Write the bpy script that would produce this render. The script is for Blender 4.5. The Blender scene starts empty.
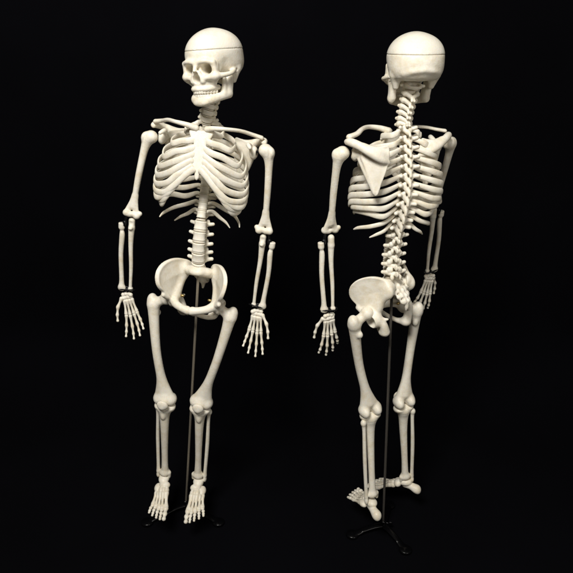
import bpy, math, random
import numpy as np
from mathutils import Matrix, Vector, Euler

# ------------------------------------------------------------------ scene, camera, light
# All lengths below are written in centimetres of a life-size body; the model on the
# stand is a half-size one, so everything is scaled by S when it is built.
S = 0.005
scene = bpy.context.scene
rad = math.radians

cam = bpy.data.cameras.new('camera')
cam.sensor_width = 36.0
cam.lens = 36.0 * 586.0 / 573.0
cam.clip_start = 0.01
cam.clip_end = 100
cam_o = bpy.data.objects.new('camera', cam)
scene.collection.objects.link(cam_o)
cam_o.location = (0, -182 * S, 166 * S)
cam_o.rotation_euler = (rad(90 - 23), 0, 0)
scene.camera = cam_o

world = bpy.data.worlds.new('World')
scene.world = world
world.use_nodes = True
world.node_tree.nodes['Background'].inputs[0].default_value = (1.0, 0.95, 0.88, 1)
world.node_tree.nodes['Background'].inputs[1].default_value = 0.035

def area(name, loc, target, size, power, color):
    l = bpy.data.lights.new(name, 'AREA')
    l.shape = 'RECTANGLE'; l.size = size[0]; l.size_y = size[1]
    l.energy = power; l.color = color
    o = bpy.data.objects.new(name, l)
    scene.collection.objects.link(o)
    o.location = Vector(loc)
    d = Vector(target) - Vector(loc)
    o.rotation_euler = d.to_track_quat('-Z', 'Y').to_euler()
    return o

area('key_softbox', (-0.35, -1.05, 1.75), (0.0, 0, 0.45), (0.5, 0.4), 32, (1.0, 0.965, 0.91))
area('fill_softbox', (0.75, -1.25, 1.0), (0.0, 0, 0.40), (0.6, 0.6), 5.0, (1.0, 0.94, 0.85))

scene.view_settings.view_transform = 'Standard'
scene.view_settings.look = 'None'
scene.view_settings.exposure = 0
scene.view_settings.gamma = 1

C = scene.collection
f32 = np.float32

# ------------------------------------------------------------------ materials
def new_mat(name):
    m = bpy.data.materials.new(name)
    m.use_nodes = True
    return m, m.node_tree, m.node_tree.nodes['Principled BSDF']

def bone_material(name, base, tint, rough=0.42):
    m, nt, b = new_mat(name)
    n = nt.nodes; L = nt.links
    tc = n.new('ShaderNodeTexCoord')
    n1 = n.new('ShaderNodeTexNoise'); n1.inputs['Scale'].default_value = 38; n1.inputs['Detail'].default_value = 5
    n1.inputs['Roughness'].default_value = 0.6
    cr = n.new('ShaderNodeValToRGB')
    cr.color_ramp.elements[0].position = 0.33; cr.color_ramp.elements[0].color = (*tint, 1)
    cr.color_ramp.elements[1].position = 0.56; cr.color_ramp.elements[1].color = (*base, 1)
    L.new(tc.outputs['Object'], n1.inputs['Vector'])
    n3 = n.new('ShaderNodeTexNoise'); n3.inputs['Scale'].default_value = 150; n3.inputs['Detail'].default_value = 6; n3.inputs['Roughness'].default_value = 0.7
    L.new(tc.outputs['Object'], n3.inputs['Vector'])
    mixn = n.new('ShaderNodeMix'); mixn.data_type = 'FLOAT'; mixn.inputs[0].default_value = 0.4
    L.new(n1.outputs['Fac'], mixn.inputs[2]); L.new(n3.outputs['Fac'], mixn.inputs[3])
    L.new(mixn.outputs[0], cr.inputs['Fac'])
    L.new(cr.outputs['Color'], b.inputs['Base Color'])
    n2 = n.new('ShaderNodeTexNoise'); n2.inputs['Scale'].default_value = 420; n2.inputs['Detail'].default_value = 4
    L.new(tc.outputs['Object'], n2.inputs['Vector'])
    bp = n.new('ShaderNodeBump'); bp.inputs['Strength'].default_value = 0.22; bp.inputs['Distance'].default_value = 0.0012
    L.new(n2.outputs['Fac'], bp.inputs['Height'])
    L.new(bp.outputs['Normal'], b.inputs['Normal'])
    mr = n.new('ShaderNodeMapRange'); mr.inputs['To Min'].default_value = rough - 0.1; mr.inputs['To Max'].default_value = rough + 0.12
    L.new(n1.outputs['Fac'], mr.inputs['Value']); L.new(mr.outputs['Result'], b.inputs['Roughness'])
    b.inputs['Specular IOR Level'].default_value = 0.38
    b.inputs['Subsurface Weight'].default_value = 0.18
    b.inputs['Subsurface Radius'].default_value = (1.0, 0.62, 0.32)
    b.inputs['Subsurface Scale'].default_value = 0.003
    return m

def plain(name, col, rough, metal=0.0, noise=0.0, coat=0.0):
    m, nt, b = new_mat(name)
    n = nt.nodes; L = nt.links
    tc = n.new('ShaderNodeTexCoord')
    n1 = n.new('ShaderNodeTexNoise'); n1.inputs['Scale'].default_value = 60; n1.inputs['Detail'].default_value = 4
    L.new(tc.outputs['Object'], n1.inputs['Vector'])
    mr = n.new('ShaderNodeMapRange'); mr.inputs['To Min'].default_value = max(0.03, rough - noise); mr.inputs['To Max'].default_value = rough + noise
    L.new(n1.outputs['Fac'], mr.inputs['Value']); L.new(mr.outputs['Result'], b.inputs['Roughness'])
    b.inputs['Base Color'].default_value = (*col, 1)
    b.inputs['Metallic'].default_value = metal
    b.inputs['Coat Weight'].default_value = coat
    return m

M_bone = bone_material('ivory_plastic', (0.85, 0.81, 0.71), (0.73, 0.655, 0.50))
M_cap = bone_material('smooth_ivory_plastic', (0.82, 0.785, 0.69), (0.76, 0.715, 0.60), 0.36)
M_tooth = bone_material('tooth_plastic', (0.84, 0.80, 0.70), (0.80, 0.74, 0.62), 0.35)
M_disc = bone_material('disc_plastic', (0.74, 0.69, 0.58), (0.62, 0.55, 0.42))
M_screw = plain('blackened_steel', (0.012, 0.012, 0.013), 0.35, 0.6, 0.1)
M_brass = plain('brass', (0.50, 0.37, 0.16), 0.4, 1.0, 0.08)
M_rod = plain('brushed_steel', (0.30, 0.265, 0.21), 0.5, 0.55, 0.1)
M_rod_dark = plain('dull_steel', (0.11, 0.10, 0.088), 0.5, 0.55, 0.1)
M_base = plain('black_enamel', (0.002, 0.002, 0.0025), 0.2, 0.0, 0.06, 0.0)
M_base.node_tree.nodes['Principled BSDF'].inputs['Specular IOR Level'].default_value = 0.25

def cloth_material():
    m, nt, b = new_mat('black_cloth')
    n = nt.nodes; L = nt.links
    tc = n.new('ShaderNodeTexCoord')
    n1 = n.new('ShaderNodeTexNoise'); n1.inputs['Scale'].default_value = 3.0; n1.inputs['Detail'].default_value = 5
    cr = n.new('ShaderNodeValToRGB')
    cr.color_ramp.elements[0].position = 0.3; cr.color_ramp.elements[0].color = (0.0009, 0.0009, 0.0016, 1)
    cr.color_ramp.elements[1].position = 0.75; cr.color_ramp.elements[1].color = (0.0018, 0.0018, 0.0030, 1)
    L.new(tc.outputs['Object'], n1.inputs['Vector']); L.new(n1.outputs['Fac'], cr.inputs['Fac'])
    L.new(cr.outputs['Color'], b.inputs['Base Color'])
    n2 = n.new('ShaderNodeTexNoise'); n2.inputs['Scale'].default_value = 900
    L.new(tc.outputs['Object'], n2.inputs['Vector'])
    bp = n.new('ShaderNodeBump'); bp.inputs['Strength'].default_value = 0.3; bp.inputs['Distance'].default_value = 0.001
    L.new(n2.outputs['Fac'], bp.inputs['Height']); L.new(bp.outputs['Normal'], b.inputs['Normal'])
    b.inputs['Roughness'].default_value = 0.95
    b.inputs['Specular IOR Level'].default_value = 0.06
    return m
M_cloth = cloth_material()

# ------------------------------------------------------------------ signed distance shapes -> meshes
def smin(a, b, k):
    h = np.clip(0.5 + 0.5 * (b - a) / k, 0, 1)
    return b * (1 - h) + a * h - k * h * (1 - h)
def smax(a, b, k):
    return -smin(-a, -b, k)
def ell(P, c, r):
    q = P - np.array(c, f32); r = np.array(r, f32)
    k0 = np.sqrt(((q / r) ** 2).sum(1)); k1 = np.sqrt(((q / r ** 2) ** 2).sum(1)) + 1e-6
    return k0 * (k0 - 1) / k1
def cone(P, a, b, ra, rb):
    a = np.array(a, f32); b = np.array(b, f32); ab = b - a
    t = np.clip(((P - a) @ ab) / (ab @ ab), 0, 1)
    return np.sqrt(((P - a - t[:, None] * ab) ** 2).sum(1)) - (ra + (rb - ra) * t)
def tube(P, pts, r, k=0):                       # rounded tube along a curve through pts with changing radius
    q = np.array([list(p) + [w] for p, w in zip(pts, r)], float); n = len(q)
    if n > 2:
        m = 5; out = []
        for i in range(n - 1):
            p0, p1, p2, p3 = q[max(i - 1, 0)], q[i], q[i + 1], q[min(i + 2, n - 1)]
            for j in range(m):
                t = j / m
                out.append(0.5 * (2 * p1 + (p2 - p0) * t + (2 * p0 - 5 * p1 + 4 * p2 - p3) * t * t + (3 * p1 - p0 - 3 * p2 + p3) * t ** 3))
        q = np.array(out + [q[-1]])
    d = None
    for i in range(len(q) - 1):
        e = cone(P, q[i][:3], q[i + 1][:3], max(q[i][3], 0.1), max(q[i + 1][3], 0.1))
        d = e if d is None else np.minimum(d, e)
    return d
def mx(P):                                   # fold x: symmetric pieces are written once
    Q = P.copy(); Q[:, 0] = np.abs(Q[:, 0]); return Q
def poly2(u, v, pts):                        # signed distance to a 2-D outline
    pts = np.array(pts, f32); n = len(pts)
    d = np.full(u.shape, 1e9, f32); s = np.ones(u.shape, f32)
    for i in range(n):
        a = pts[i]; b = pts[i - 1]
        ex, ey = b - a; wx = u - a[0]; wy = v - a[1]
        t = np.clip((wx * ex + wy * ey) / (ex * ex + ey * ey), 0, 1)
        d = np.minimum(d, (wx - ex * t) ** 2 + (wy - ey * t) ** 2)
        c1 = v >= a[1]; c2 = v < b[1]; c3 = ex * wy > ey * wx
        s = np.where((c1 & c2 & c3) | (~c1 & ~c2 & ~c3), -s, s)
    return s * np.sqrt(d)
def spline(pts, n):                          # closed Catmull-Rom outline
    pts = np.array(pts, float); out = []
    m = len(pts)
    for i in range(m):
        p0, p1, p2, p3 = pts[i - 1], pts[i], pts[(i + 1) % m], pts[(i + 2) % m]
        for j in range(n):
            t = j / n
            out.append(0.5 * (2 * p1 + (p2 - p0) * t + (2 * p0 - 5 * p1 + 4 * p2 - p3) * t * t + (3 * p1 - p0 - 3 * p2 + p3) * t ** 3))
    return np.array(out)
def plate(d2, w, t, r):                      # outline distance d2, offset w from the sheet, half thickness t
    a = d2 + r; b = np.abs(w) - t + r
    return np.sqrt(np.maximum(a, 0) ** 2 + np.maximum(b, 0) ** 2) + np.minimum(np.maximum(a, b), 0) - r

def polygonise(fn, lo, hi, h):
    """naive surface nets on a grid, evaluated finely only near the surface"""
    lo = np.array(lo, float); hi = np.array(hi, float)
    q = 4
    nc = np.ceil((hi - lo) / (h * q)).astype(int) + 1
    ax = [lo[i] + h * q * np.arange(nc[i]) for i in range(3)]
    G = np.stack(np.meshgrid(*ax, indexing='ij'), -1).reshape(-1, 3).astype(f32)
    Dc = fn(G).reshape(nc)
    n = (nc - 1) * q + 1
    D = np.repeat(np.repeat(np.repeat(Dc, q, 0), q, 1), q, 2)
    D = D[q // 2:q // 2 + n[0], q // 2:q // 2 + n[1], q // 2:q // 2 + n[2]].astype(f32)
    idx = np.argwhere(np.abs(D) < h * q * 1.9)
    P = (lo + idx * h).astype(f32)
    V = np.concatenate([fn(P[i:i + 400000]) for i in range(0, len(P), 400000)])
    D[idx[:, 0], idx[:, 1], idx[:, 2]] = V
    I = D < 0
    s = np.zeros(tuple(n - 1), np.int8)
    for dx in (0, 1):
        for dy in (0, 1):
            for dz in (0, 1):
                s += I[dx:n[0] - 1 + dx, dy:n[1] - 1 + dy, dz:n[2] - 1 + dz]
    cells = np.argwhere((s > 0) & (s < 8))
    vid = np.full(tuple(n - 1), -1, np.int32)
    vid[cells[:, 0], cells[:, 1], cells[:, 2]] = np.arange(len(cells))
    acc = np.zeros((len(cells), 3)); cnt = np.zeros(len(cells))
    corners = [(a, b, c) for a in (0, 1) for b in (0, 1) for c in (0, 1)]
    def val(o): return D[cells[:, 0] + o[0], cells[:, 1] + o[1], cells[:, 2] + o[2]]
    for o in corners:
        for k in range(3):
            if o[k] == 0:
                o2 = list(o); o2[k] = 1
                a = val(o); b = val(o2); m = (a < 0) != (b < 0)
                t = np.where(m, a / np.where(m, a - b, 1), 0)
                p = np.array(o, float) + np.zeros((len(cells), 3)); p[:, k] += t
                acc[m] += p[m]; cnt[m] += 1
    verts = lo + (cells + acc / cnt[:, None]) * h
    faces = []
    for k in range(3):
        sl0 = [slice(1, -1)] * 3; sl1 = [slice(1, -1)] * 3
        sl0[k] = slice(0, -1); sl1[k] = slice(1, None)
        A = I[tuple(sl0)]; B = I[tuple(sl1)]
        e = np.argwhere(A != B)
        if not len(e): continue
        flip = A[e[:, 0], e[:, 1], e[:, 2]]
        off = np.ones(3, int); off[k] = 0
        e = e + off
        u, v = [(1, 2), (2, 0), (0, 1)][k]
        def g(du, dv):
            c = e.copy(); c[:, u] += du; c[:, v] += dv
            return vid[c[:, 0], c[:, 1], c[:, 2]]
        Q = np.stack([g(-1, -1), g(0, -1), g(0, 0), g(-1, 0)], 1)
        Q[~flip] = Q[~flip][:, ::-1]
        faces.append(Q)
    F = np.concatenate(faces)
    F = F[(F >= 0).all(1)]
    e = np.concatenate([F[:, [0, 1]], F[:, [1, 2]], F[:, [2, 3]], F[:, [3, 0]]]); e = np.concatenate([e, e[:, ::-1]])
    cnt = np.bincount(e[:, 0], minlength=len(verts))[:, None] + 1e-9
    for w in (0.6, -0.4, 0.6, -0.35, 0.4):              # a little relaxing evens out the grid
        m = np.stack([np.bincount(e[:, 0], verts[e[:, 1], k], len(verts)) for k in range(3)], 1) / cnt
        verts = verts + w * (m - verts)
    return verts, F

def to_mesh(name, verts, faces, m, smooth=True):
    me = bpy.data.meshes.new(name)
    verts = np.asarray(verts, float) * S
    me.from_pydata(verts.tolist(), [], [list(map(int, f)) for f in faces])
    me.materials.append(m)
    me.polygons.foreach_set('use_smooth', [smooth] * len(me.polygons))
    me.update()
    return me

def mirror(vf):
    v, f = vf
    v = np.array(v, float) * [-1, 1, 1]
    return v, [list(q)[::-1] for q in f]

def sweep(pts, ra, rb, up=None, seg=10, per=5):
    """smooth tube through pts; ra = half height along up, rb = half thickness"""
    pts = np.array(pts, float); n = len(pts)
    P = []; A = []; B = []
    for i in range(n - 1):
        p0 = pts[max(i - 1, 0)]; p1 = pts[i]; p2 = pts[i + 1]; p3 = pts[min(i + 2, n - 1)]
        for j in range(per + (1 if i == n - 2 else 0)):
            t = j / per
            P.append(0.5 * (2 * p1 + (p2 - p0) * t + (2 * p0 - 5 * p1 + 4 * p2 - p3) * t * t + (3 * p1 - p0 - 3 * p2 + p3) * t ** 3))
            A.append(ra[i] * (1 - t) + ra[i + 1] * t); B.append(rb[i] * (1 - t) + rb[i + 1] * t)
    P = np.array(P); T = np.gradient(P, axis=0); T /= np.linalg.norm(T, axis=1)[:, None]
    V = []; F = []
    U = np.array(up if up is not None else (0, 0, 1), float)
    # round the ends with two shrinking rings
    rings = [(0, -0.55, 0.55), (0, -0.2, 0.88)] + [(i, 0, 1) for i in range(len(P))] + [(len(P) - 1, 0.2, 0.88), (len(P) - 1, 0.55, 0.55)]
    for (i, sh, sc) in rings:
        t = T[i]; u = U - (U @ t) * t; u /= np.linalg.norm(u); w = np.cross(t, u)
        c = P[i] + t * sh * min(A[i], B[i]) * 1.6
        for k in range(seg):
            a = 2 * math.pi * k / seg
            V.append(c + u * A[i] * sc * math.cos(a) + w * B[i] * sc * math.sin(a))
    nr = len(rings)
    for i in range(nr - 1):
        for k in range(seg):
            k2 = (k + 1) % seg
            F.append([i * seg + k, i * seg + k2, (i + 1) * seg + k2, (i + 1) * seg + k])
    F.append(list(range(seg))[::-1]); F.append([(nr - 1) * seg + k for k in range(seg)])
    return np.array(V), F

def join(*vfs):
    V = []; F = []; o = 0
    for v, f in vfs:
        V.append(np.asarray(v, float)); F += [[int(i) + o for i in q] for q in f]; o += len(v)
    return np.concatenate(V), F

# ------------------------------------------------------------------ bones
# local axes: x = towards the body's left, y = back, z = up
def cranium(P):
    Q = mx(P)
    d = ell(P, (0, 0.9, 0.5), (6.8, 8.6, 7.3))
    d = smin(d, ell(P, (0, -2.9, -0.2), (6.0, 6.0, 6.2)), 1.6)
    d = smin(d, ell(P, (0, 5.0, -1.6), (5.9, 5.0, 5.0)), 2.0)
    d = smin(d, ell(Q, (3.0, 2.0, 1.2), (4.2, 5.6, 4.8)), 2.0)
    d = smin(d, ell(Q, (3.4, 2.6, -2.8), (3.4, 4.8, 3.6)), 2.0)
    return d
CUT = 1.5
def f_skull_cap(P):
    return smax(cranium(P) - 0.05, CUT - P[:, 2], 0.1)
def f_skull(P):
    Q = mx(P); z = P[:, 2]
    d = cranium(P)
    d = smax(d, -5.7 - z - 0.03 * P[:, 1], 1.2)
    d = smin(d, tube(Q, [(0, 9.9, -2.6), (2.6, 9.2, -3.0), (4.6, 7.2, -3.6)], [0.2, 0.15, 0.1]), 1.5)     # ridge across the back
    d = -smin(-d, ell(Q, (7.7, -4.2, -3.4), (1.7, 2.2, 2.8)), 0.9)
    d = smin(d, ell(P, (0, -4.6, -4.2), (4.9, 3.6, 3.0)), 0.7)                 # back walls of the orbits
    d = smin(d, ell(Q, (4.3, -6.2, -3.6), (1.1, 1.1, 2.2)), 0.6)
    d = smin(d, ell(P, (0, -2.6, -4.9), (2.9, 4.0, 1.5)), 1.0)                 # base of the skull
    d = smin(d, tube(Q, [(0, -8.7, -1.9), (2.6, -8.6, -1.5), (4.4, -7.5, -2.0)], [0.75, 0.75, 0.7]), 0.9)   # brow
    d = smin(d, cone(Q, (4.5, -7.3, -2.0), (4.7, -6.9, -5.3), 0.75, 0.8), 0.5)  # outer orbit rim
    d = smin(d, ell(P, (0, -6.0, -7.3), (3.4, 3.0, 3.0)), 0.9)                  # maxilla
    d = smin(d, ell(Q, (4.3, -7.1, -6.0), (1.5, 1.1, 1.2)), 0.8)               # cheekbone
    d = smin(d, cone(Q, (2.2, -8.3, -6.3), (4.5, -7.5, -5.9), 0.8, 0.9), 0.6)
    d = smin(d, cone(Q, (4.3, -6.6, -6.8), (2.9, -5.6, -8.6), 0.9, 0.8), 0.8)
    d = smin(d, cone(P, (0, -8.9, -2.4), (0, -9.9, -4.6), 0.7, 0.5), 0.6)       # nose bridge
    d = smin(d, cone(Q, (0.7, -8.9, -4.6), (1.6, -8.6, -7.2), 0.6, 0.7), 0.5)
    d = smin(d, tube(Q, [(3.2, -3.8, -9.2), (3.0, -6.0, -9.3), (2.0, -7.9, -9.4), (0, -8.7, -9.4)], [0.8, 0.8, 0.8, 0.8]), 0.6)
    # hollows
    d = -smin(-d, cone(Q, (2.9, -9.9, -3.8), (2.1, -3.2, -3.6), 1.62, 1.4), 0.22)
    d = -smin(-d, ell(P, (0, -8.6, -6.4), (1.15, 3.4, 1.35)), 0.2)
    d = -smin(-d, ell(P, (0, -9.6, -5.3), (0.7, 1.8, 1.0)), 0.25)
    # pieces that stand free of the vault
    d = smin(d, tube(Q, [(4.9, -6.7, -5.8), (6.4, -4.6, -5.7), (6.9, -2.0, -5.3), (6.1, 0.6, -4.6)], [0.9, 0.74, 0.66, 0.7]), 0.7)
    d = smin(d, cone(Q, (5.4, 2.6, -4.4), (5.0, 2.0, -7.6), 1.6, 0.8), 0.9)   # mastoid
    d = smin(d, ell(Q, (1.7, 0.2, -5.7), (0.8, 1.3, 0.8)), 0.5)
    d = smin(d, cone(Q, (2.0, -3.4, -5.6), (2.0, -3.9, -9.0), 0.6, 0.55), 0.5)
    d = -smin(-d, ell(Q, (7.0, 1.2, -4.6), (0.9, 0.45, 0.5)), 0.2)
    return smax(d, z - CUT + 0.02, 0.06)
def f_mandible(P):
    Q = mx(P); Z = Q * np.array([1, 1, 0.74], f32); z = 0.74
    d = tube(Z, [(5.1, -1.0, -11.5 * z), (4.2, -4.2, -11.9 * z), (2.6, -7.2, -12.5 * z), (0, -8.3, -12.7 * z)], [0.85, 0.92, 1.0, 1.0], 0.3)
    d = smin(d, ell(P, (0, -8.4, -13.4), (2.3, 0.9, 0.95)), 0.7)
    d = smin(d, cone(Q, (4.9, -0.7, -11.0), (5.3, 0.5, -5.9), 0.9, 0.72), 0.4)
    d = smin(d, cone(Q, (4.6, -3.2, -10.8), (5.0, -2.9, -6.4), 0.8, 0.45), 0.6)
    d = smin(d, cone(Q, (4.75, -1.7, -11.0), (5.1, -1.1, -6.8), 1.05, 0.95), 0.9)
    return d
def teeth(P, z0, z1, sx, n=7):
    Q = mx(P); d = None
    for i in range(n):
        a = (i + 0.5) / n * 1.42
        x = 3.25 * sx * math.sin(a); y = -3.6 - 5.25 * sx * math.cos(a) * 1.0 if a < 1.5 else -3.6
        w = 0.43 + 0.10 * (i > 2) + 0.08 * (i > 3)
        e = ell(Q, (x, y, (z0 + z1) / 2), (w, w * 0.95, abs(z1 - z0) / 2))
        d = e if d is None else np.minimum(d, e)
    return d
def f_upper_teeth(P): return teeth(P, -9.5, -11.0, 1.0)
def f_lower_teeth(P): return teeth(P, -10.75, -12.2, 0.95)

def disc_body(P, a, b, h, waist=0.12):
    k = 1 - waist * (1 - np.clip(P[:, 2] / h, -1, 1) ** 2)
    d = (np.sqrt((P[:, 0] / (a * k)) ** 2 + (P[:, 1] / (b * k)) ** 2) - 1) * min(a, b)
    return smax(d, np.abs(P[:, 2]) - h, 0.3)
def f_lumbar(P):
    Q = mx(P)
    d = disc_body(P, 2.35, 1.75, 1.5)
    d = smin(d, cone(Q, (1.2, 1.2, 0.4), (1.7, 2.8, 0.3), 0.7, 0.75), 0.3)
    d = smin(d, cone(Q, (1.6, 3.1, 0.0), (0, 3.9, -0.4), 0.7, 0.75), 0.3)
    d = smin(d, tube(Q, [(1.6, 2.5, 0.3), (2.9, 2.9, 0.5), (3.9, 3.0, 0.7)], [0.75, 0.68, 0.62]), 0.3)
    d = smin(d, ell(Q, (1.85, 3.5, 1.1), (0.85, 0.85, 1.0)), 0.25)
    d = smin(d, ell(Q, (1.35, 3.9, -1.5), (0.65, 0.65, 0.95)), 0.25)
    d = smin(d, ell(P, (0, 4.8, -0.8), (0.45, 1.1, 1.0)), 0.3)
    return d
def f_thoracic(P):
    Q = mx(P)
    d = disc_body(P, 1.55, 1.45, 1.05)
    d = smin(d, cone(Q, (0.9, 1.1, 0.4), (1.2, 2.3, 0.3), 0.5, 0.55), 0.25)
    d = smin(d, cone(Q, (1.3, 2.6, 0.5), (0.15, 3.5, -1.3), 0.8, 0.62), 0.35)
    d = smin(d, tube(Q, [(1.2, 2.3, 0.4), (2.3, 3.1, 0.5), (2.9, 3.6, 0.6)], [0.65, 0.62, 0.6]), 0.25)
    d = smin(d, ell(Q, (1.0, 2.8, 0.9), (0.6, 0.5, 0.7)), 0.2)
    d = smin(d, tube(P, [(0, 3.3, -0.6), (0, 4.0, -1.5), (0, 4.3, -2.5)], [0.65, 0.52, 0.42]), 0.3)
    return d
def f_cervical(P):
    Q = mx(P)
    d = disc_body(P, 1.75, 1.15, 0.74, 0.05)
    d = smin(d, ell(Q, (1.85, 1.3, 0), (0.75, 0.9, 0.9)), 0.25)
    d = smin(d, cone(Q, (1.0, 0.4, 0), (2.3, 0.5, -0.1), 0.45, 0.5), 0.25)
    d = smin(d, cone(Q, (1.7, 1.8, 0.2), (0.1, 2.9, -0.5), 0.68, 0.6), 0.25)
    d = smin(d, cone(Q, (0, 2.9, -0.4), (0.4, 3.9, -1.0), 0.5, 0.42), 0.25)
    return d
def f_atlas(P):
    Q = mx(P)
    d = tube(Q, [(0, -0.9, 0), (1.7, -0.2, 0), (2.2, 1.0, 0), (1.5, 2.5, 0), (0, 3.2, 0)], [0.5, 0.75, 0.75, 0.45, 0.55])
    d = smin(d, cone(Q, (2.0, 0.4, 0), (3.5, 0.6, 0), 0.5, 0.45), 0.3)
    return d
def f_sacrum(P):                                              # frame: hip joint centre at the origin
    Q = mx(P)
    L = [(3.8, 10.6, 4.4), (5.2, 9.0, 4.7), (6.4, 7.1, 3.9), (7.2, 5.2, 3.1), (7.5, 3.4, 2.3)]
    d = None
    for i, (y, z, w) in enumerate(L):
        e = ell(P, (0, y, z), (w, 1.35 - 0.08 * i, 1.4))
        d = e if d is None else smin(d, e, 1.0)
    d = smin(d, ell(P, (0, 2.8, 11.4), (2.5, 1.8, 1.2)), 0.8)               # promontory
    d = smin(d, tube(Q, [(1.2, 3.5, 10.9), (3.4, 4.9, 9.5), (5.2, 6.2, 7.8)], [1.4, 1.5, 1.4]), 1.4)   # alae
    for i, (y, z, w) in enumerate(L):
        d = smin(d, ell(P, (0, y + 1.35 - 0.08 * i, z - 0.2), (0.4, 0.7, 0.75)), 0.5)
        d = smin(d, ell(Q, (w * 0.36 + 0.2, y + 1.0 - 0.08 * i, z), (0.42, 0.5, 0.75)), 0.5)
    for i in range(4):
        y = (L[i][0] + L[i + 1][0]) / 2; z = (L[i][1] + L[i + 1][1]) / 2; w = (L[i][2] + L[i + 1][2]) / 2
        d = -smin(-d, ell(Q, (w * 0.56 + 0.2, y + 0.4, z), (0.42, 2.2, 0.42)), 0.2)
    d = smin(d, tube(P, [(0, 7.5, 2.4), (0, 7.2, 1.2), (0, 6.7, 0.4)], [0.9, 0.65, 0.4]), 0.4)
    return d
WING = spline([(-1.8, 1.4), (-3.4, 3.0), (-3.7, 5.0), (-4.8, 7.6), (-4.7, 9.8), (-3.0, 12.4), (0.2, 14.3), (3.6, 14.4), (6.4, 12.9),
               (8.2, 10.4), (7.9, 8.4), (6.0, 7.0), (4.2, 5.2), (2.8, 2.6), (0.6, 0.8)], 4)
def f_hip(P):                                                 # left hip bone, hip joint near (9.2, 0, 0)
    x, y, z = P[:, 0], P[:, 1], P[:, 2]
    t = np.clip(z / 14, 0, 1.2)
    back = np.log1p(np.exp((y + 2.5) * 0.7)) / 0.7
    X = 7.7 + 5.0 * t ** 0.95 - 0.70 * back * np.clip(t * 1.6, 0, 1) ** 0.7 - 0.012 * (z - 9) ** 2 * 0.6
    d2 = poly2(y, z, WING)
    rim = np.exp(-(np.clip(-d2, 0, None) / 0.9) ** 2)
    d = plate(d2, (x - X) * 0.80, 0.42 + 0.2 * rim, 0.36)
    d = smin(d, ell(P, (5.6, 6.6, 8.6), (1.4, 2.2, 2.6)), 1.8)                    # thick part at the sacrum
    d = smin(d, tube(P, [(5.6, 5.4, 7.4), (6.3, 2.8, 4.4), (7.0, 0.4, 1.6)], [0.75, 0.85, 1.3]), 2.0)
    d = smin(d, tube(P, [(9.6, -4.2, 4.6), (9.0, -2.4, 2.8), (8.4, -0.4, 0.8)], [0.7, 1.1, 1.5]), 1.2)
    d = smin(d, ell(P, (8.2, 0.2, 0.0), (2.5, 2.9, 2.9)), 1.0)                     # socket
    d = smin(d, tube(P, [(6.9, -1.8, 1.3), (5.4, -4.1, 1.6), (3.0, -5.6, 1.7), (0.6, -6.1, 1.4)], [1.6, 1.35, 1.25, 1.35]), 0.8)
    d = smin(d, ell(P, (0.9, -5.6, 0.9), (0.95, 1.0, 1.8)), 0.6)
    d = smin(d, tube(P, [(1.2, -5.2, 0.2), (2.8, -3.8, -2.0), (4.6, -1.6, -4.2), (5.6, 0.6, -5.0)], [0.9, 0.8, 0.85, 1.4]), 0.6)
    d = smin(d, tube(P, [(5.7, 1.6, -5.0), (6.6, 2.4, -2.4), (7.6, 1.4, 0.2)], [1.7, 1.4, 1.7]), 0.8)
    d = smin(d, cone(P, (6.6, 2.8, -0.6), (5.6, 3.9, -0.8), 0.7, 0.4), 0.6)
    d = -smin(-d, ell(P, (10.2, -0.3, -0.4), (2.5, 2.45, 2.45)), 0.25)
    return d

SCAP = spline([(8.0, 55.6), (9.8, 55.8), (12.6, 55.2), (14.6, 54.3), (15.2, 52.4), (14.6, 50.6), (13.4, 47.4), (12.2, 44.4), (11.2, 41.8),
               (10.2, 42.2), (9.4, 45.6), (8.0, 50.4)], 4)
def f_scapula(P):                                             # left shoulder blade, body frame (z = 0 at the hips)
    x, y, z = P[:, 0], P[:, 1], P[:, 2]
    Y = 8.8 - 0.052 * np.clip(x - 7.5, 0, None) ** 2 - 0.004 * (z - 47) ** 2 + 0.35
    d2 = poly2(x, z, SCAP)
    rim = np.exp(-(np.clip(-d2, 0, None) / 0.7) ** 2)
    d = plate(d2, (y - Y) * 0.9, 0.26 + 0.22 * rim, 0.22)
    d = smin(d, tube(P, [(14.8, 5.0, 51.6), (13.4, 6.9, 47.4), (11.2, 8.3, 42.6)], [0.75, 0.6, 0.55]), 0.5)   # outer border
    K = np.array([1, 1.35, 1], f32)
    d = smin(d, tube(P * K, [(7.9, 12.6, 51.2), (10.4, 13.1, 52.2), (13.2, 12.2, 53.8), (16.0, 9.2, 55.6), (17.8, 5.8, 56.4), (18.2, 3.6, 56.3)], [0.6, 1.05, 1.2, 1.2, 1.15, 0.85]), 0.5)
    d = smin(d, tube(P * K, [(8.8, 12.2, 53.2), (11.6, 12.0, 54.2), (14.6, 9.6, 55.2)], [0.9, 1.2, 1.1]), 0.9)
    d = smin(d, ell(P, (15.3, 2.6, 52.8), (1.3, 1.7, 2.1)), 0.8)                                            # socket
    d = smin(d, cone(P, (14.6, 4.6, 53.0), (15.2, 2.8, 52.8), 1.1, 1.3), 0.6)
    d = smin(d, tube(P, [(14.4, 2.8, 54.2), (13.8, 0.0, 55.4), (14.6, -1.8, 54.8)], [0.85, 0.75, 0.6]), 0.5)  # coracoid
    d = -smin(-d, ell(P, (17.6, 1.8, 52.8), (1.5, 1.6, 1.9)), 0.2)
    return d

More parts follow.
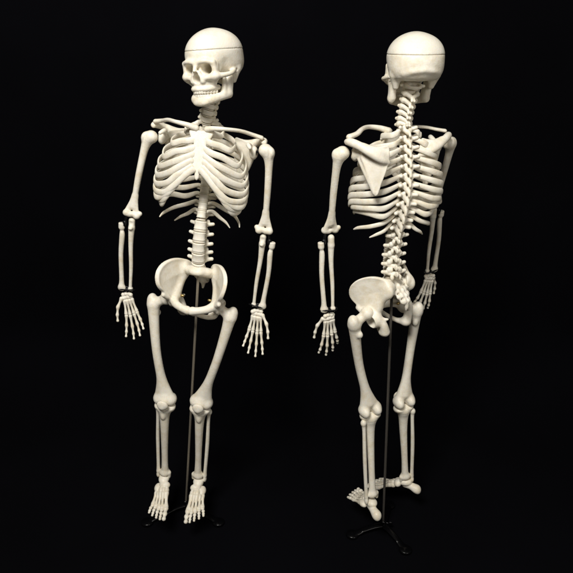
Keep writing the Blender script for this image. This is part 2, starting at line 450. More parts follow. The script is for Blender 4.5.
STERN = spline([(0, 57.6), (1.5, 58.2), (2.5, 57.4), (2.2, 55.8), (1.35, 54.2), (1.45, 51.5), (1.75, 48.8), (1.3, 46.6), (0.55, 45.8), (0.45, 44.2), (0, 43.4),
                (-0.45, 44.2), (-0.55, 45.8), (-1.3, 46.6), (-1.75, 48.8), (-1.45, 51.5), (-1.35, 54.2), (-2.2, 55.8), (-2.5, 57.4), (-1.5, 58.2)], 4)
def stern_y(z): return -5.2 - 0.29 * (58 - z) + 0.0045 * (58 - z) ** 2
def f_sternum(P):
    P = P * np.array([0.70, 1, 1], f32)
    d = plate(poly2(P[:, 0], P[:, 2], STERN), (P[:, 1] - stern_y(P[:, 2])) * 0.94, 0.55, 0.4)
    for z in (55.0, 52.6, 50.7, 49.0, 47.4):
        d = smin(d, ell(mx(P), (1.55, stern_y(z), z), (0.55, 0.5, 0.5)), 0.35)
    return d - 0.03

# limb bones: proximal joint at the origin, pointing down -z; x = outwards on the left side
def f_humerus(P):
    d = ell(P, (-0.5, 0.0, -0.1), (2.1, 2.1, 2.0))
    d = smin(d, ell(P, (1.2, -0.4, -0.6), (1.25, 1.5, 1.6)), 0.6)
    d = smin(d, tube(P, [(0.4, 0, -1.4), (0.7, 0, -5), (0.55, 0, -13), (0.2, 0.2, -20), (0, 0.2, -23.5)], [1.75, 1.2, 1.05, 0.95, 1.0], 0.5), 0.8)
    Q = P * np.array([1, 1.55, 1], f32)
    d = smin(d, tube(Q, [(0.15, 0.2, -20), (-1.4, 0.2, -25.2)], [0.8, 0.95]), 0.8)
    d = smin(d, tube(Q, [(0.15, 0.2, -20), (1.5, 0.2, -25.2)], [0.8, 0.9]), 0.8)
    d = smin(d, ell(P, (-2.7, 0.2, -25.2), (0.75, 0.7, 0.8)), 0.6)
    d = smin(d, tube(P, [(-1.9, -0.2, -26.1), (-0.7, -0.2, -25.9), (0.4, -0.2, -26.2), (1.6, -0.3, -26.1)], [1.15, 0.9, 1.0, 1.15], 0.2), 0.35)
    d = -smin(-d, ell(P, (-0.4, 1.5, -24.4), (0.9, 0.7, 0.9)), 0.3)
    d = -smin(-d, cone(P, (0.95, -2.0, 1.2), (1.0, -1.75, -3.5), 0.35, 0.25), 0.35)
    return d
def f_ulna(P):
    d = tube(P, [(0, 0.4, 0.4), (0, 0.4, -2.2)], [1.05, 1.0])
    d = smin(d, ell(P, (0, -0.9, -1.9), (0.75, 0.8, 0.6)), 0.5)
    d = -smin(-d, ell(P, (0, -1.3, -0.3), (2.0, 0.95, 0.95)), 0.25)
    d = smin(d, tube(P, [(0, 0.2, -2.0), (0.15, 0.1, -8), (-0.1, 0, -16), (0, 0, -23.2), (0, 0, -24.2)], [1.05, 0.78, 0.66, 0.56, 0.85], 0.4), 0.4)
    return smin(d, cone(P, (-0.4, 0.4, -24.2), (-0.4, 0.4, -25.2), 0.35, 0.22), 0.3)
def f_radius(P):
    d = smax(tube(P, [(0, 0, 0.2), (0, 0, -1.3)], [1.02, 1.02]), P[:, 2] - 0.25, 0.2)
    d = smin(d, tube(P, [(0, 0, -1.2), (-0.1, 0, -2.4), (-0.2, -0.1, -4.2), (0.25, 0, -11), (0, 0, -20), (0, -0.1, -22.6)], [0.75, 0.62, 0.88, 0.78, 0.8, 1.05], 0.4), 0.3)
    return smin(d, ell(P, (-0.1, -0.1, -23.4), (1.4, 1.0, 1.1)), 0.6)
def f_femur(P):
    d = ell(P, (0, 0, 0), (2.25, 2.25, 2.25))
    d = smin(d, cone(P, (0.6, 0, -0.3), (4.6, 0.2, -2.6), 1.5, 1.8), 0.5)
    d = smin(d, ell(P, (5.2, 0.7, -1.7), (1.8, 2.0, 2.6)), 0.9)
    d = smin(d, ell(P, (3.5, 1.8, -6.4), (1.0, 0.9, 1.2)), 0.8)
    d = smin(d, tube(P, [(4.6, 0.2, -3.4), (4.3, -0.2, -8), (3.1, -0.9, -20), (1.4, -0.4, -31), (0.5, 0.1, -37)], [2.15, 1.8, 1.52, 1.62, 2.05], 0.8), 0.9)
    Q = mx(P - np.array([0.1, 0, 0], f32))
    d = smin(d, cone(P, (1.7, -0.5, -28), (2.5, 0.2, -39.5), 0.25, 1.6), 1.2)
    d = smin(d, cone(P, (1.7, -0.5, -28), (-2.3, 0.2, -39.5), 0.25, 1.6), 1.2)
    d = smin(d, ell(Q, (2.25, 0.7, -40.0), (1.85, 2.9, 2.25)), 1.1)
    d = smin(d, ell(P, (0, -1.0, -39.2), (2.2, 1.5, 2.0)), 1.3)
    d = -smin(-d, ell(P, (0.1, 3.2, -41.0), (0.85, 2.6, 2.6)), 0.35)
    return d
def f_patella(P): 
    d = ell(P, (0, 0, 0.2), (2.1, 1.05, 1.9))
    return smin(d, cone(P, (0, 0, -0.6), (0, 0.1, -2.1), 1.0, 0.5), 0.7)
def f_tibia(P):
    Q = mx(P)
    d = ell(Q, (1.9, 0.2, -0.9), (2.0, 2.4, 1.15))
    d = smin(d, ell(P, (0, 0, -1.6), (3.6, 2.3, 1.5)), 0.7)
    d = smin(d, ell(P, (0, 0.3, 0), (0.8, 0.7, 0.7)), 0.4)
    d = smin(d, tube(P, [(0, 0, -2.2), (0, -0.2, -5.5), (-0.1, -0.4, -12), (-0.2, -0.1, -24), (-0.3, 0, -31.5), (-0.3, 0, -33.5)], [2.6, 1.85, 1.5, 1.22, 1.32, 1.65], 0.8), 0.9)
    d = smin(d, ell(P, (0.1, -2.0, -4.2), (0.85, 0.75, 1.6)), 0.7)
    d = smin(d, ell(P, (-0.2, 0, -34.3), (2.15, 1.8, 1.4)), 0.7)
    d = smin(d, cone(P, (-2.0, 0, -34.2), (-2.1, -0.1, -36.2), 0.85, 0.6), 0.5)
    return d
def f_fibula(P):
    d = ell(P, (3.2, 1.4, -2.8), (1.0, 1.05, 1.25))
    d = smin(d, tube(P, [(3.2, 1.4, -3.2), (3.0, 1.3, -6.5), (2.9, 1.1, -18), (2.5, 0.6, -31), (2.4, 0.4, -34.5)], [0.85, 0.66, 0.74, 0.68, 0.82], 0.4), 0.5)
    return smin(d, ell(P, (2.4, 0.4, -36.2), (0.75, 0.95, 1.7)), 0.5)

def digit(P, pts, r, w=0.62):
    """row of small bones between the joints pts, thick at the ends and waisted between them"""
    d = None
    for i in range(len(pts) - 1):
        a = np.array(pts[i], float); b = np.array(pts[i + 1], float); g = (b - a) * 0.05
        a2 = a + g; b2 = b - g; m1 = a2 * 0.68 + b2 * 0.32; m2 = a2 * 0.35 + b2 * 0.65
        k = 1 - 0.12 * i
        e = tube(P, [a2, m1, m2, b2], [r * k, r * w * k, r * w * 0.94 * k, r * 0.9 * k], 0.15)
        d = e if d is None else smin(d, e, 0.12)
    return d
MC_B = [(1.55, 0, -3.1), (0.55, -0.1, -3.2), (-0.45, -0.1, -3.1), (-1.4, 0, -2.9)]
MC_H = [(2.2, -0.2, -8.6), (0.75, -0.1, -8.9), (-0.85, -0.1, -8.5), (-2.2, -0.2, -7.8)]
PH = [(4.0, 2.4, 1.8), (4.4, 2.8, 1.9), (4.0, 2.6, 1.9), (3.1, 2.0, 1.7)]
FAN = [11, 2, -6, -14]; CURL = [(5, 7, 10), (3, 6, 9), (4, 8, 10), (6, 9, 12)]
def finger_pts(i):
    p = np.array(MC_H[i], float) + [0, 0, -0.35]; out = [p.copy()]; c = 0
    for L, dc in zip(PH[i], CURL[i]):
        c += dc; a = rad(FAN[i])
        p = p + L * np.array([math.sin(a) * math.cos(rad(c)), -math.sin(rad(c)), -math.cos(a) * math.cos(rad(c))]); out.append(p.copy())
    return out
def f_hand(P):
    d = None
    for c in [(1.5, 0.1, -0.9), (0.4, 0, -0.7), (-0.8, 0, -0.9), (1.7, -0.1, -2.2), (0.7, 0.1, -2.1), (-0.2, 0, -2.0), (-1.2, 0, -2.0), (-1.5, -0.4, -1.2)]:
        e = ell(P, c, (0.8, 0.75, 0.82)); d = e if d is None else smin(d, e, 0.18)
    for b, h in zip(MC_B, MC_H):
        d = smin(d, digit(P, [b, h], 0.72, 0.64), 0.12)
    return d
THUMB = [(2.2, -0.5, -2.0), (4.1, -1.4, -5.0), (4.9, -1.8, -7.9), (5.2, -2.1, -10.2)]
def f_thumb(P): return digit(P, THUMB, 0.76, 0.68)
MT_B = [(-1.9, -6.3, -2.7), (-0.8, -6.6, -2.3), (0.2, -6.4, -2.6), (1.2, -6.0, -3.1), (2.2, -5.4, -3.6)]
MT_H = [(-2.65, -11.6, -4.9), (-1.2, -12.4, -4.8), (0.2, -12.0, -4.9), (1.55, -11.2, -4.9), (2.8, -10.2, -4.9)]
TOE = [[(-2.75, -14.4, -5.1), (-2.7, -16.5, -5.4)], [(-1.25, -14.3, -4.8), (-1.25, -15.6, -5.2), (-1.25, -16.5, -5.5)],
       [(0.25, -13.8, -4.8), (0.3, -15.0, -5.2), (0.3, -15.8, -5.5)], [(1.75, -12.9, -4.9), (1.9, -14.0, -5.2), (2.0, -14.8, -5.5)],
       [(3.2, -11.8, -5.0), (3.4, -12.8, -5.3), (3.5, -13.5, -5.5)]]
def f_foot(P):
    d = ell(P, (0, -0.5, -1.2), (2.1, 2.8, 1.6))
    d = smin(d, tube(P, [(0.2, -0.6, -2.6), (0.3, 1.6, -3.2), (0.2, 3.6, -4.0)], [1.5, 1.45, 1.8]), 0.5)
    d = smin(d, ell(P, (0.2, 4.3, -4.4), (1.5, 1.3, 1.75)), 0.6)
    d = smin(d, ell(P, (-0.8, -3.3, -1.9), (2.1, 1.5, 1.5)), 0.35)
    for c in ((-1.9, -5.3, -2.7), (-0.8, -5.3, -2.2), (0.3, -5.2, -2.4)):
        d = smin(d, ell(P, c, (0.9, 1.4, 1.05)), 0.18)
    d = smin(d, ell(P, (1.8, -3.7, -3.0), (1.5, 2.2, 1.3)), 0.3)
    for i in range(5):
        d = smin(d, digit(P, [MT_B[i], MT_H[i]], 1.05 if i == 0 else 0.84, 0.66), 0.2)
    return d
def f_toe(i):
    h = np.array(MT_H[i], float) + [0, -0.35, -0.05]
    return lambda P: digit(P, [h] + TOE[i], 1.0 if i == 0 else 0.72, 0.72)

def T3(fx, fy, fz):
    return lambda vf: (np.asarray(vf[0]) * [fx, fy, fz], vf[1])
SK = T3(1.06, 0.98, 0.94)
G = {}
def geo(name, fn, lo, hi, h, m=None, post=None, both=True):
    vf = polygonise(fn, lo, hi, h)
    if post: vf = post(vf)
    G[name, 1] = to_mesh(name, vf[0], vf[1], m or M_bone)
    if both:
        w = mirror(vf); G[name, -1] = to_mesh(name, w[0], w[1], m or M_bone)
    return vf
geo('skull_cap', f_skull_cap, (-8.5, -10.5, 0.5), (8.5, 12, 9), 0.2, M_cap, SK, False)
geo('skull', f_skull, (-8.6, -11.5, -11.5), (8.6, 12, 2.6), 0.16, None, SK, False)
geo('mandible', f_mandible, (-6.8, -10.5, -15.5), (6.8, 2, -4.5), 0.16, None, SK, False)
geo('upper_teeth', f_upper_teeth, (-4.6, -10, -11.6), (4.6, -2, -9), 0.11, M_tooth, SK, False)
geo('lower_teeth', f_lower_teeth, (-4.6, -10, -12.8), (4.6, -2, -10.2), 0.11, M_tooth, SK, False)
VL = polygonise(f_lumbar, (-5.4, -2.6, -3), (5.4, 7.6, 3), 0.15)
VT = polygonise(f_thoracic, (-4.2, -2.2, -3.6), (4.2, 6, 2.6), 0.13)
VC = polygonise(f_cervical, (-3.6, -1.8, -2.2), (3.6, 5.4, 1.8), 0.12)
VA = polygonise(f_atlas, (-4.6, -2, -1.4), (4.6, 4.6, 1.4), 0.13)
geo('sacrum', f_sacrum, (-7, -0.5, -2.5), (7, 10.5, 13.5), 0.17, None, None, False)
geo('hip_bone', f_hip, (-0.6, -8, -9), (16.5, 10.5, 17.5), 0.18)
geo('scapula', f_scapula, (5.5, -4, 37.5), (20, 12, 59.5), 0.17)
geo('sternum', f_sternum, (-5, -11.5, 42.3), (5, -3.5, 59.2), 0.16, None, None, False)
geo('humerus', f_humerus, (-4.6, -3.2, -28.2), (3.6, 3.2, 3), 0.17)
geo('ulna', f_ulna, (-2.2, -3, -26.4), (2.2, 2.6, 2.4), 0.15)
geo('radius', f_radius, (-2.4, -2, -25.2), (2.4, 2, 1.6), 0.15)
geo('femur', f_femur, (-5.4, -4.6, -43.4), (8, 5, 3.2), 0.2)
geo('patella', f_patella, (-3, -2, -3.4), (3, 2, 3), 0.16)
geo('tibia', f_tibia, (-5, -3.8, -37.6), (5, 3.6, 1.6), 0.2)
geo('fibula', f_fibula, (1, -1.4, -38.6), (5.2, 3.2, -1.2), 0.16)
geo('hand', f_hand, (-3.4, -1.6, -10.2), (3.4, 1.6, 0.6), 0.13)
for i in range(4):
    p = np.array(finger_pts(i)); geo('finger%d' % i, lambda P, q=finger_pts(i): digit(P, q, 0.68, 0.68), p.min(0) - 1, p.max(0) + 1, 0.12)
p = np.array(THUMB); geo('thumb', f_thumb, p.min(0) - 1.1, p.max(0) + 1.1, 0.12)
geo('foot', f_foot, (-4.6, -14.5, -6.6), (4.6, 6.8, 0.9), 0.16)
for i in range(5):
    p = np.array([MT_H[i]] + TOE[i], float); geo('toe%d' % i, f_toe(i), p.min(0) - 1.1, p.max(0) + 1.1, 0.12)

# spine: y and z of every vertebra, body frame (z = 0 at the hip joints)
VZ = dict(L5=(0.8, 13.2), L4=(-0.3, 16.6), L3=(-0.7, 20.1), L2=(-0.4, 23.7), L1=(0.2, 27.2))
TY = [0.7, 1.5, 2.3, 3.0, 3.5, 3.8, 3.9, 3.8, 3.4, 2.7, 1.9, 1.0]
TZ = [58.4 - 2.53 * i for i in range(12)]
CY = [-0.2, -0.5, -0.9, -1.2, -1.3, -1.2, -0.9]; CZ = [70.4, 68.7, 67.1, 65.5, 63.9, 62.2, 60.4]
spine = []                                              # from the top down: (y, z, kind, scale)
for i in range(7): spine.append((CY[i], CZ[i], 'A' if i == 0 else 'C', 1.0))
for i in range(12): spine.append((TY[i], TZ[i], 'T', 0.9 + 0.014 * i))
for i, k in enumerate(('L1', 'L2', 'L3', 'L4', 'L5')): spine.append((VZ[k][0], VZ[k][1], 'L', 0.92 + 0.02 * i))
VM = {}
def disc_mesh(a, b, h):
    V = []; F = []; n = 20
    prof = [(0.86, -h), (0.97, -h * 0.6), (1.0, 0), (0.97, h * 0.6), (0.86, h)]
    for (k, z) in prof:
        for j in range(n): V.append((a * k * math.cos(2 * math.pi * j / n), b * k * math.sin(2 * math.pi * j / n), z))
    for i in range(4):
        for j in range(n): F.append([i * n + j, i * n + (j + 1) % n, (i + 1) * n + (j + 1) % n, (i + 1) * n + j])
    F.append(list(range(n))[::-1]); F.append([4 * n + j for j in range(n)])
    return np.array(V), F

# ribs (left side), body frame
W = [5.8, 9.6, 12.1, 13.5, 14.2, 14.6, 14.7, 14.5, 14.0, 13.0]
ZL = [57.2, 53.6, 50.2, 47.2, 44.4, 41.8, 39.6, 37.6, 36.0, 34.8]
FRONT = [
    [(4.4, -3.6, 56.6), (2.4, -5.0, 57.3)],
    [(6.0, -5.9, 53.9), (3.6, -6.5, 54.4), (1.5, -6.1, 55.0)],
    [(7.3, -7.2, 50.8), (4.2, -7.9, 51.7), (1.5, -6.9, 52.6)],
    [(8.1, -8.0, 47.6), (4.8, -8.7, 49.2), (1.6, -7.5, 50.7)],
    [(8.7, -8.4, 44.6), (5.2, -9.2, 46.9), (1.7, -8.0, 49.0)],
    [(9.2, -8.4, 41.4), (5.8, -9.3, 44.3), (1.6, -8.4, 47.4)],
    [(9.8, -8.0, 38.4), (6.6, -9.2, 41.2), (3.4, -9.2, 44.6), (1.0, -8.7, 46.6)],
    [(10.8, -7.0, 36.8), (8.4, -8.6, 38.7), (6.0, -9.0, 41.6)],
    [(11.6, -5.6, 35.2), (9.8, -7.6, 36.5), (8.1, -8.5, 39.0)],
    [(12.0, -4.0, 33.8), (10.9, -6.1, 34.4), (9.8, -7.3, 36.7)],
]
for i in range(12):
    ys, zs = TY[i], TZ[i]
    head = [(1.5, ys + 0.9, zs + 0.9), (3.0, ys + 2.7, zs + 0.7)]
    if i < 10:
        w = W[i]; zl = ZL[i]; yb = ys + 4.0 if i else ys + 3.0
        pts = head + [(max(w * 0.55, 4.0), yb - (0.0 if i else 0.6), zs - 0.2 - 0.1 * i), (w * 0.86, ys + 1.6, zs * 0.45 + zl * 0.55), (w, -1.4, zl), (w * 0.93, -4.8 + (2.5 if i == 0 else 0) + max(0, i - 7) * 0.9, zl - 1.7 + (0.9 if i < 2 else 0))]
        if i > 7: pts = pts[:-1]
        fr = FRONT[i]; pts = pts + fr
        n = len(pts); nf = len(fr)
        ra = [0.55, 0.66] + [0.92] * (n - 2 - nf) + [0.98] + [1.0] * (nf - 1)
        rb = [0.48, 0.46] + [0.36] * (n - 2 - nf) + [0.44] + [0.5] * (nf - 1)
    elif i == 10:
        pts = head + [(6.2, ys + 3.6, zs - 0.9), (10.0, ys + 2.2, zs - 2.2), (12.3, 0.6, zs - 3.4), (13.0, -1.4, zs - 4.4)]
        ra = [0.55, 0.66, 0.72, 0.68, 0.55, 0.22]; rb = [0.46, 0.44, 0.4, 0.38, 0.34, 0.18]
    else:
        pts = head + [(5.4, ys + 3.5, zs - 1.2), (7.6, ys + 2.9, zs - 2.4), (9.2, ys + 1.6, zs - 3.6)]
        ra = [0.55, 0.64, 0.62, 0.5, 0.2]; rb = [0.46, 0.42, 0.38, 0.32, 0.16]
    vf = sweep(pts, ra, rb, (0, 0, 1), 12, 7)
    G['rib%d' % i, 1] = to_mesh('rib', vf[0], vf[1], M_bone)
    vf = mirror(vf); G['rib%d' % i, -1] = to_mesh('rib', vf[0], vf[1], M_bone)
vf = sweep([(1.6, -5.6, 58.2), (4.0, -6.6, 58.9), (7.6, -6.2, 59.3), (11.4, -2.6, 59.2), (14.6, 0.8, 58.4), (17.4, 2.0, 57.8)],
           [0.95, 0.75, 0.6, 0.58, 0.62, 0.7], [0.95, 0.7, 0.6, 0.62, 0.8, 0.9], (0, 0, 1), 14, 7)
G['clavicle', 1] = to_mesh('clavicle', vf[0], vf[1], M_bone)
vf = mirror(vf); G['clavicle', -1] = to_mesh('clavicle', vf[0], vf[1], M_bone)

def pin_geo(a, b, r, seg=10):                           # a short straight pin with a slightly wider head
    a = np.array(a, float); b = np.array(b, float)
    up = (0, 0, 1) if abs((b - a)[2]) < 0.8 * np.linalg.norm(b - a) else (0, 1, 0)
    c = a + (b - a) * 0.25
    return join(sweep([a, c], [r * 1.7] * 2, [r * 1.7] * 2, up, seg, 1), sweep([c, b], [r] * 2, [r] * 2, up, seg, 1))

# ------------------------------------------------------------------ assembling
def part(name, me, parent, M=Matrix.Identity(4), label=None):
    o = bpy.data.objects.new(name, me)
    C.objects.link(o)
    o.parent = parent
    o.matrix_basis = M
    if label: o['label'] = label
    return o
def V3(p): return Vector(p) * S
def TR(p): return Matrix.Translation(V3(p))

def limb(P, Q, front):
    """matrix with -z from P to Q and -y as near as possible to front (world cm)"""
    P = Vector(P); z = (P - Vector(Q)).normalized()
    y = -Vector(front); y = (y - y.dot(z) * z).normalized()
    x = y.cross(z)
    M = Matrix((x, y, z)).transposed().to_4x4()
    M.translation = P * S
    return M

def build_skeleton(label, loc, rot, J, head, pelvis_tilt, pelvis_shift=(0, 0, 0)):
    yaw, lean, pitch = [rad(a) for a in rot]
    R = Matrix.Rotation(lean, 4, 'Y') @ Matrix.Rotation(pitch, 4, 'X') @ Matrix.Rotation(yaw, 4, 'Z')
    root = bpy.data.objects.new('anatomical_skeleton', None)
    C.objects.link(root)
    root.empty_display_size = 0.05
    root['label'] = label; root['category'] = 'skeleton'; root['group'] = 'skeleton models on display stands'
    base = Matrix.Translation(V3((loc[0], loc[1], J['sole'])))
    root.matrix_basis = base
    inv = base.inverted()
    B = Matrix.Translation(V3(loc)) @ R                 # body frame -> world
    def put(name, me, Mw, parent=root, label=None):
        return part(name, me, parent, (inv @ Mw) if parent is root else Mw, label)
    def body(p): return (B @ V3(p)) / S
    # head
    hy, hp, hr = [rad(a) for a in head['rot']]
    H = Matrix.Translation(V3(head['loc'])) @ Matrix.Rotation(hy, 4, 'Z') @ Matrix.Rotation(hr, 4, 'Y') @ Matrix.Rotation(hp, 4, 'X')
    sk = put('skull', G['skull', 1], H)
    put('skull_cap', G['skull_cap', 1], Matrix.Identity(4), sk)
    put('jaw', G['mandible', 1], Matrix.Identity(4), sk)
    put('upper_teeth', G['upper_teeth', 1], Matrix.Identity(4), sk)
    put('lower_teeth', G['lower_teeth', 1], Matrix.Identity(4), sk)
    # spine: the neck bends from the trunk towards the skull's own place
    cond = (H @ V3((0, 0.4, -5.9))) / S
    pts = []
    for i, (y, z, k, s) in enumerate(spine):
        p = body((0, y, z))
        if i < 7:
            t = ((7 - i) / 7.0)
            p = p + (cond - Vector((0, 0, 0.9)) - body((0, spine[0][0], spine[0][1]))) * t ** 1.1
        pts.append(p)
    sac = body((0, 2.4, 11.9))
    side = (R @ Vector((1, 0, 0))).normalized()
    hside = (H.to_3x3() @ Vector((1, 0, 0))).normalized()
    for i, p in enumerate(pts):
        a = pts[i - 1] if i else cond; b = pts[i + 1] if i + 1 < len(pts) else sac
        z = (a - b).normalized(); t = max(0, (6 - i) / 6.0) * 0.8
        x = (side * (1 - t) + hside * t); x = (x - x.dot(z) * z).normalized(); y = z.cross(x)
        M = Matrix((x, y, z)).transposed().to_4x4(); M.translation = p * S
        y0, z0, k, s = spine[i]
        key = (k, round(s, 3))
        if key not in VM:
            src = dict(A=VA, C=VC, T=VT, L=VL)[k]
            VM[key] = to_mesh('vertebra', np.asarray(src[0]) * s, src[1], M_bone)
        put('vertebra', VM[key], M)
        if i > 0:
            q = b; c = (p + q) / 2
            dk = ('d', k, round(s, 3))
            if dk not in VM:
                a_, b_, h_ = dict(C=(1.7, 1.1, 0.16), T=(1.5, 1.4, 0.3), L=(2.3, 1.7, 0.34))[k]
                vf = disc_mesh(a_ * s, b_ * s, h_); VM[dk] = to_mesh('intervertebral_disc', vf[0], vf[1], M_disc)
            M2 = M.copy(); M2.translation = c * S
            put('intervertebral_disc', VM[dk], M2)
    for i in range(12):
        for s in (1, -1): put('rib', G['rib%d' % i, s], B)
    put('sternum', G['sternum', 1], B)
    PT = TR(pelvis_shift) @ B @ Matrix.Rotation(rad(pelvis_tilt[1]), 4, 'Z') @ Matrix.Rotation(rad(pelvis_tilt[2]), 4, 'Y') @ Matrix.Rotation(rad(-pelvis_tilt[0]), 4, 'X')
    put('sacrum', G['sacrum', 1], PT @ TR((0, 3.0, 11)) @ Matrix.Rotation(rad(5 - pelvis_tilt[3] + 5), 4, 'X') @ TR((0, -3.0, -11)))
    fwd = R @ Vector((0, -1, 0))
    for s, k in ((1, 'L'), (-1, 'R')):
        D = J[k]
        hip = PT.copy()
        put('hip_bone', G['hip_bone', s], hip)
        # the shoulder girdle follows the arm's own hanging point
        sh = Vector(D['shoulder']) - body((19.0 * s, 1.0, 53.0))
        gl = Vector(D.get('girdle', (0, 0, 0)))
        Ms = Matrix.Translation((sh * 0.8 + gl) * S) @ B @ TR((15.3 * s, 2.6, 52.8)) @ Matrix.Rotation(rad(D.get('blade', 0)), 4, 'Z') @ TR((-15.3 * s, -2.6, -52.8))
        put('scapula', G['scapula', s], Ms)
        ps = body((1.6 * s, -5.6, 58.2)); pl = body((17.4 * s, 2.0, 57.8)); pt = (Ms @ V3((17.4 * s, 2.2, 57.6))) / S
        q = (pl - ps).rotation_difference(pt - ps).to_matrix().to_4x4()
        ends = TR(ps) @ q @ Matrix.Scale((pt - ps).length / (pl - ps).length, 4) @ TR(-ps) @ B
        put('clavicle', G['clavicle', s], ends)
        af = Vector(D.get('arm_front', fwd))
        E = Vector(D['elbow']); Wr = Vector(D['wrist']); Sh = Vector(D['shoulder'])
        Mh = limb(Sh, E, af)
        put('humerus', G['humerus', s], Mh)
        # forearm: ulna under the inner half of the elbow, radius beside it
        Mf = limb(E, Wr, D.get('fore_front', af)); ax = Mf.to_3x3()
        lat = ax @ Vector((s, 0, 0)); dn = ax @ Vector((0, 0, -1))
        u0 = E + lat * D.get('ulna', -0.4) + dn * 1.9; u1 = Wr - lat * 1.35
        r0 = E + lat * D.get('rad', 2.9) + dn * 3.0; r1 = Wr + lat * 1.75
        put('ulna', G['ulna', s], limb(u0, u1, af)); put('radius', G['radius', s], limb(r0, r1, af))
        me = to_mesh('elbow_pin', *pin_geo(r0 + dn * 0.3 - lat * 0.9, E + lat * 1.4 - dn * 0.6, 0.4), M_screw)
        put('elbow_pin', me, Matrix.Identity(4))
        me = to_mesh('shoulder_pin', *pin_geo(Sh + lat * 0.4 + fwd * 2.1 * 0 , body((15.2 * s, 2.0, 53.0)) + sh * 0.8 + gl, 0.42), M_screw)
        put('shoulder_pin', me, Matrix.Identity(4))
        # wrist wire: a black band round the two bone ends
        fw = ax @ Vector((0, -1, 0)); w0 = E + dn * 0; wc = u1 * 0.5 + r1 * 0.5 + dn * -1.0
        end = E + dn * ((Wr - E).length - 0.6)
        loop = []
        for j in range(9):
            a = 2 * math.pi * j / 8
            loop.append(end + lat * 2.9 * math.cos(a) + fw * 1.2 * math.sin(a) + dn * 0.25 * math.sin(2 * a))
        me = to_mesh('wrist_wire', *join(sweep(loop, [0.26] * 9, [0.26] * 9, dn, 8, 3), sweep([end - lat * 2.6, end + lat * 2.6], [0.3] * 2, [0.3] * 2, dn, 8, 1)), M_screw)
        put('wrist_wire', me, Matrix.Identity(4))
        hd = Vector(D['hand_dir'])
        Hn = limb(Wr + dn * 0.7, Wr + dn * 0.7 + hd, D.get('palm', fwd))
        Hn = Hn @ Matrix.Scale(0.94, 4)
        h = put('hand', G['hand', s], Hn)
        for q in range(4): put('finger', G['finger%d' % q, s], Matrix.Identity(4), h)
        put('thumb', G['thumb', s], Matrix.Identity(4), h)
        # leg
        Fh = Vector(D['hip']); K = Vector(D['knee']); A = Vector(D['ankle'])
        lf = Vector(D.get('leg_front', fwd))
        put('femur', G['femur', s], limb(Fh, K, lf))
        Mt = limb(K, A, D.get('shin_front', lf))
        put('tibia', G['tibia', s], Mt); put('fibula', G['fibula', s], Mt)
        Mp = Mt.copy(); Mp.translation = (K + (Mt.to_3x3() @ Vector((0, -3.4, 1.9)))) * S
        put('patella', G['patella', s], Mp)
        foot_f = Vector(D['foot'])
        yv = -foot_f.normalized(); zv = Vector((0, 0, 1)); zv = (zv - zv.dot(yv) * yv).normalized(); xv = yv.cross(zv)
        Mo = Matrix((xv, yv, zv)).transposed().to_4x4(); Mo.translation = A * S
        ft = put('foot', G['foot', s], Mo)
        for q in range(5): put('toe', G['toe%d' % q, s], Matrix.Identity(4), ft)
        # brass spring pin on the inner side of the hip joint
        a = (PT @ V3((4.6 * s, 0.6, 1.6))) / S; b = (PT @ V3((6.6 * s, 0.6, 1.4))) / S
        me = to_mesh('hip_pin', *pin_geo(a, b, 0.3), M_brass)
        put('hip_pin', me, Matrix.Identity(4))
    # move every limb pin's data under its own place: they were drawn in world cm
    for o in root.children:
        if o.name.split('.')[0] in ('elbow_pin', 'shoulder_pin', 'wrist_wire', 'hip_pin'):
            o.matrix_basis = inv
    return (PT @ V3((0, 4.2, 9.6))) / S             # where the stand's rod enters the sacrum

def build_stand(label, hub, top, angles, floor, rod_mat, reach=16.5):
    root = bpy.data.objects.new('display_stand', None)
    C.objects.link(root)
    root.empty_display_size = 0.05
    root['label'] = label; root['category'] = 'stand'; root['group'] = 'skeleton display stands'
    root.location = V3((hub[0], hub[1], floor))
    hz = hub[2] - floor
    t = Vector(top) - Vector((hub[0], hub[1], floor))
    h0 = Vector((0, 0, hz - 1.0))
    vf = sweep([h0, h0.lerp(t, 0.5), t], [0.46] * 3, [0.46] * 3, (0, 1, 0), 14, 2)
    part('rod', to_mesh('rod', vf[0], vf[1], rod_mat), root)
    V, F = disc_mesh(1.15, 1.15, 1.5); V = V + [0, 0, hz + 0.6]
    part('collar', to_mesh('collar', V, F, M_base), root)
    vf = join(sweep([(0.9, 0, hz + 0.9), (2.6, -0.4, hz + 0.9)], [0.28] * 2, [0.28] * 2, (0, 0, 1), 10, 1),
              sweep([(2.3, -0.4, hz + 0.9), (3.2, -0.5, hz + 0.9)], [0.85] * 2, [0.35] * 2, (0, 0, 1), 12, 1))
    part('knob', to_mesh('knob', vf[0], vf[1], M_base), root)
    for a in angles:
        a = rad(a); c, s = math.cos(a), math.sin(a)
        pts = [(c * r, s * r, z) for r, z in ((0.4, hz), (4.0, hz + 0.1), (8.5, hz - 0.5), (reach - 3.5, 1.5), (reach - 0.5, 0.8))]
        vf = sweep(pts, [0.7, 0.62, 0.55, 0.55, 0.5], [1.5, 1.3, 1.2, 1.3, 1.5], (0, 0, 1), 14, 6)
        leg = part('leg', to_mesh('leg', vf[0], vf[1], M_base), root)
        V, F = disc_mesh(2.5, 2.3, 0.7); V = V + [c * reach, s * reach, 0.72]
        part('foot_pad', to_mesh('foot_pad', V, F, M_base), leg)
    return root

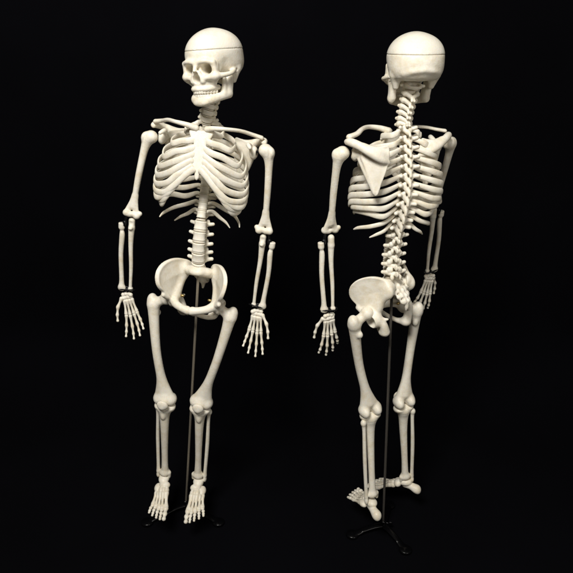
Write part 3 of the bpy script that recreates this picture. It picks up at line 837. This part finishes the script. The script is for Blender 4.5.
FLOOR = -14.0
sacrum_front = build_skeleton('ivory anatomical skeleton facing the camera, its breastbone, kneecaps and toes in view',
    (-30.8, -1, 83.2), (-6, 6.2, -2),
    dict(sole=0,
         R=dict(shoulder=(-42.9, 5.8, 137.6), elbow=(-51.2, 4.2, 112.0), wrist=(-55.5, 4.7, 85.4), hand_dir=(0.16, -0.10, -1),
                hip=(-41.0, 0.9, 84.0), knee=(-44.6, -0.9, 42.3), ankle=(-48.5, 2.4, 6.6), foot=(-0.02, -1, -0.10)),
         L=dict(girdle=(-0.6, 0, -1.2), shoulder=(-5.9, -2.1, 134.6), elbow=(-7.1, -0.3, 107.7), wrist=(-10.0, 0.4, 81.0), hand_dir=(-0.10, -0.12, -1),
                hip=(-23.1, -2.9, 82.5), knee=(-31.7, -1.5, 41.4), ankle=(-34.8, 1.8, 5.7), foot=(-0.02, -1, -0.10))),
    dict(loc=(-21.5, 1.0, 161.3), rot=(-28, 0, -4)), (-18, -5, 0, 5))
sacrum_back = build_skeleton('ivory anatomical skeleton seen from behind, its shoulder blades and spine in view',
    (33.2, -4, 81.5), (-163, 1.5, -2),
    dict(sole=-1,
         L=dict(shoulder=(15.7, -11.1, 135.4), elbow=(13.6, -4.8, 109.2), wrist=(14.2, -5.5, 82.2), hand_dir=(0.05, 0.06, -1),
                hip=(26.2, -9.8, 83.4), knee=(30.0, -5.6, 41.9), ankle=(32.2, -9.6, 5.2), foot=(-0.36, 0.93, -0.2)),
         R=dict(girdle=(-2.0, 0, -0.5), blade=-12, shoulder=(51.3, 5.0, 135.9), elbow=(51.8, 17.8, 112.2), wrist=(53.7, 21.5, 85.5), hand_dir=(-0.1, 0.06, -1),
                hip=(40.6, 2.0, 80.4), knee=(44.0, 4.2, 38.4), ankle=(48.0, 4.6, 2.8), foot=(-0.85, 0.5, -0.2))),
    dict(loc=(36.0, -3.5, 160.3), rot=(-171, 0, 0)), (-20, 25, 3, 5), (1.2, 0.0, -0.4))
build_stand('black three-legged stand with a steel rod rising to the pelvis of the front-facing skeleton',
    (-41.7, 6.0, -11.6), sacrum_front, (-90 - 60, -90 + 60, 90), FLOOR, M_rod)
build_stand('black three-legged stand with a dull steel rod rising behind the legs of the turned-away skeleton',
    (38.3, -5.0, -11.6), sacrum_back, (196, 302, 70), FLOOR, M_rod_dark, 13.0)

# ------------------------------------------------------------------ black cloth sweep behind and under the models
def backdrop():
    prof = []
    for y in np.linspace(-400, 60, 30): prof.append((y, 0.0))
    for a in np.linspace(0, 90, 14)[1:]: prof.append((60 + 40 * math.sin(rad(a)), 40 - 40 * math.cos(rad(a))))
    for z in np.linspace(40, 420, 30)[1:]: prof.append((100, z))
    xs = np.linspace(-520, 520, 150); rnd = random.Random(4)
    ph = [(rnd.uniform(0, 6.3), rnd.uniform(0.02, 0.09), rnd.uniform(0.15, 0.6)) for _ in range(9)]
    V = []; F = []
    for i, (y, z) in enumerate(prof):
        wall = max(0, min(1, (i - 34) / 8.0))
        for x in xs:
            w = sum(a * math.sin(x * k + p + 0.3 * math.sin(z * 0.03 + p)) for p, k, a in ph)
            V.append((x, y + w * wall * 1.4, FLOOR + z))
    n = len(xs)
    for i in range(len(prof) - 1):
        for j in range(n - 1): F.append([i * n + j, i * n + j + 1, (i + 1) * n + j + 1, (i + 1) * n + j])
    o = bpy.data.objects.new('backdrop', to_mesh('backdrop', V, F, M_cloth))
    C.objects.link(o)
    o['kind'] = 'structure'; o['label'] = 'black cloth backdrop running under both stands'
backdrop()
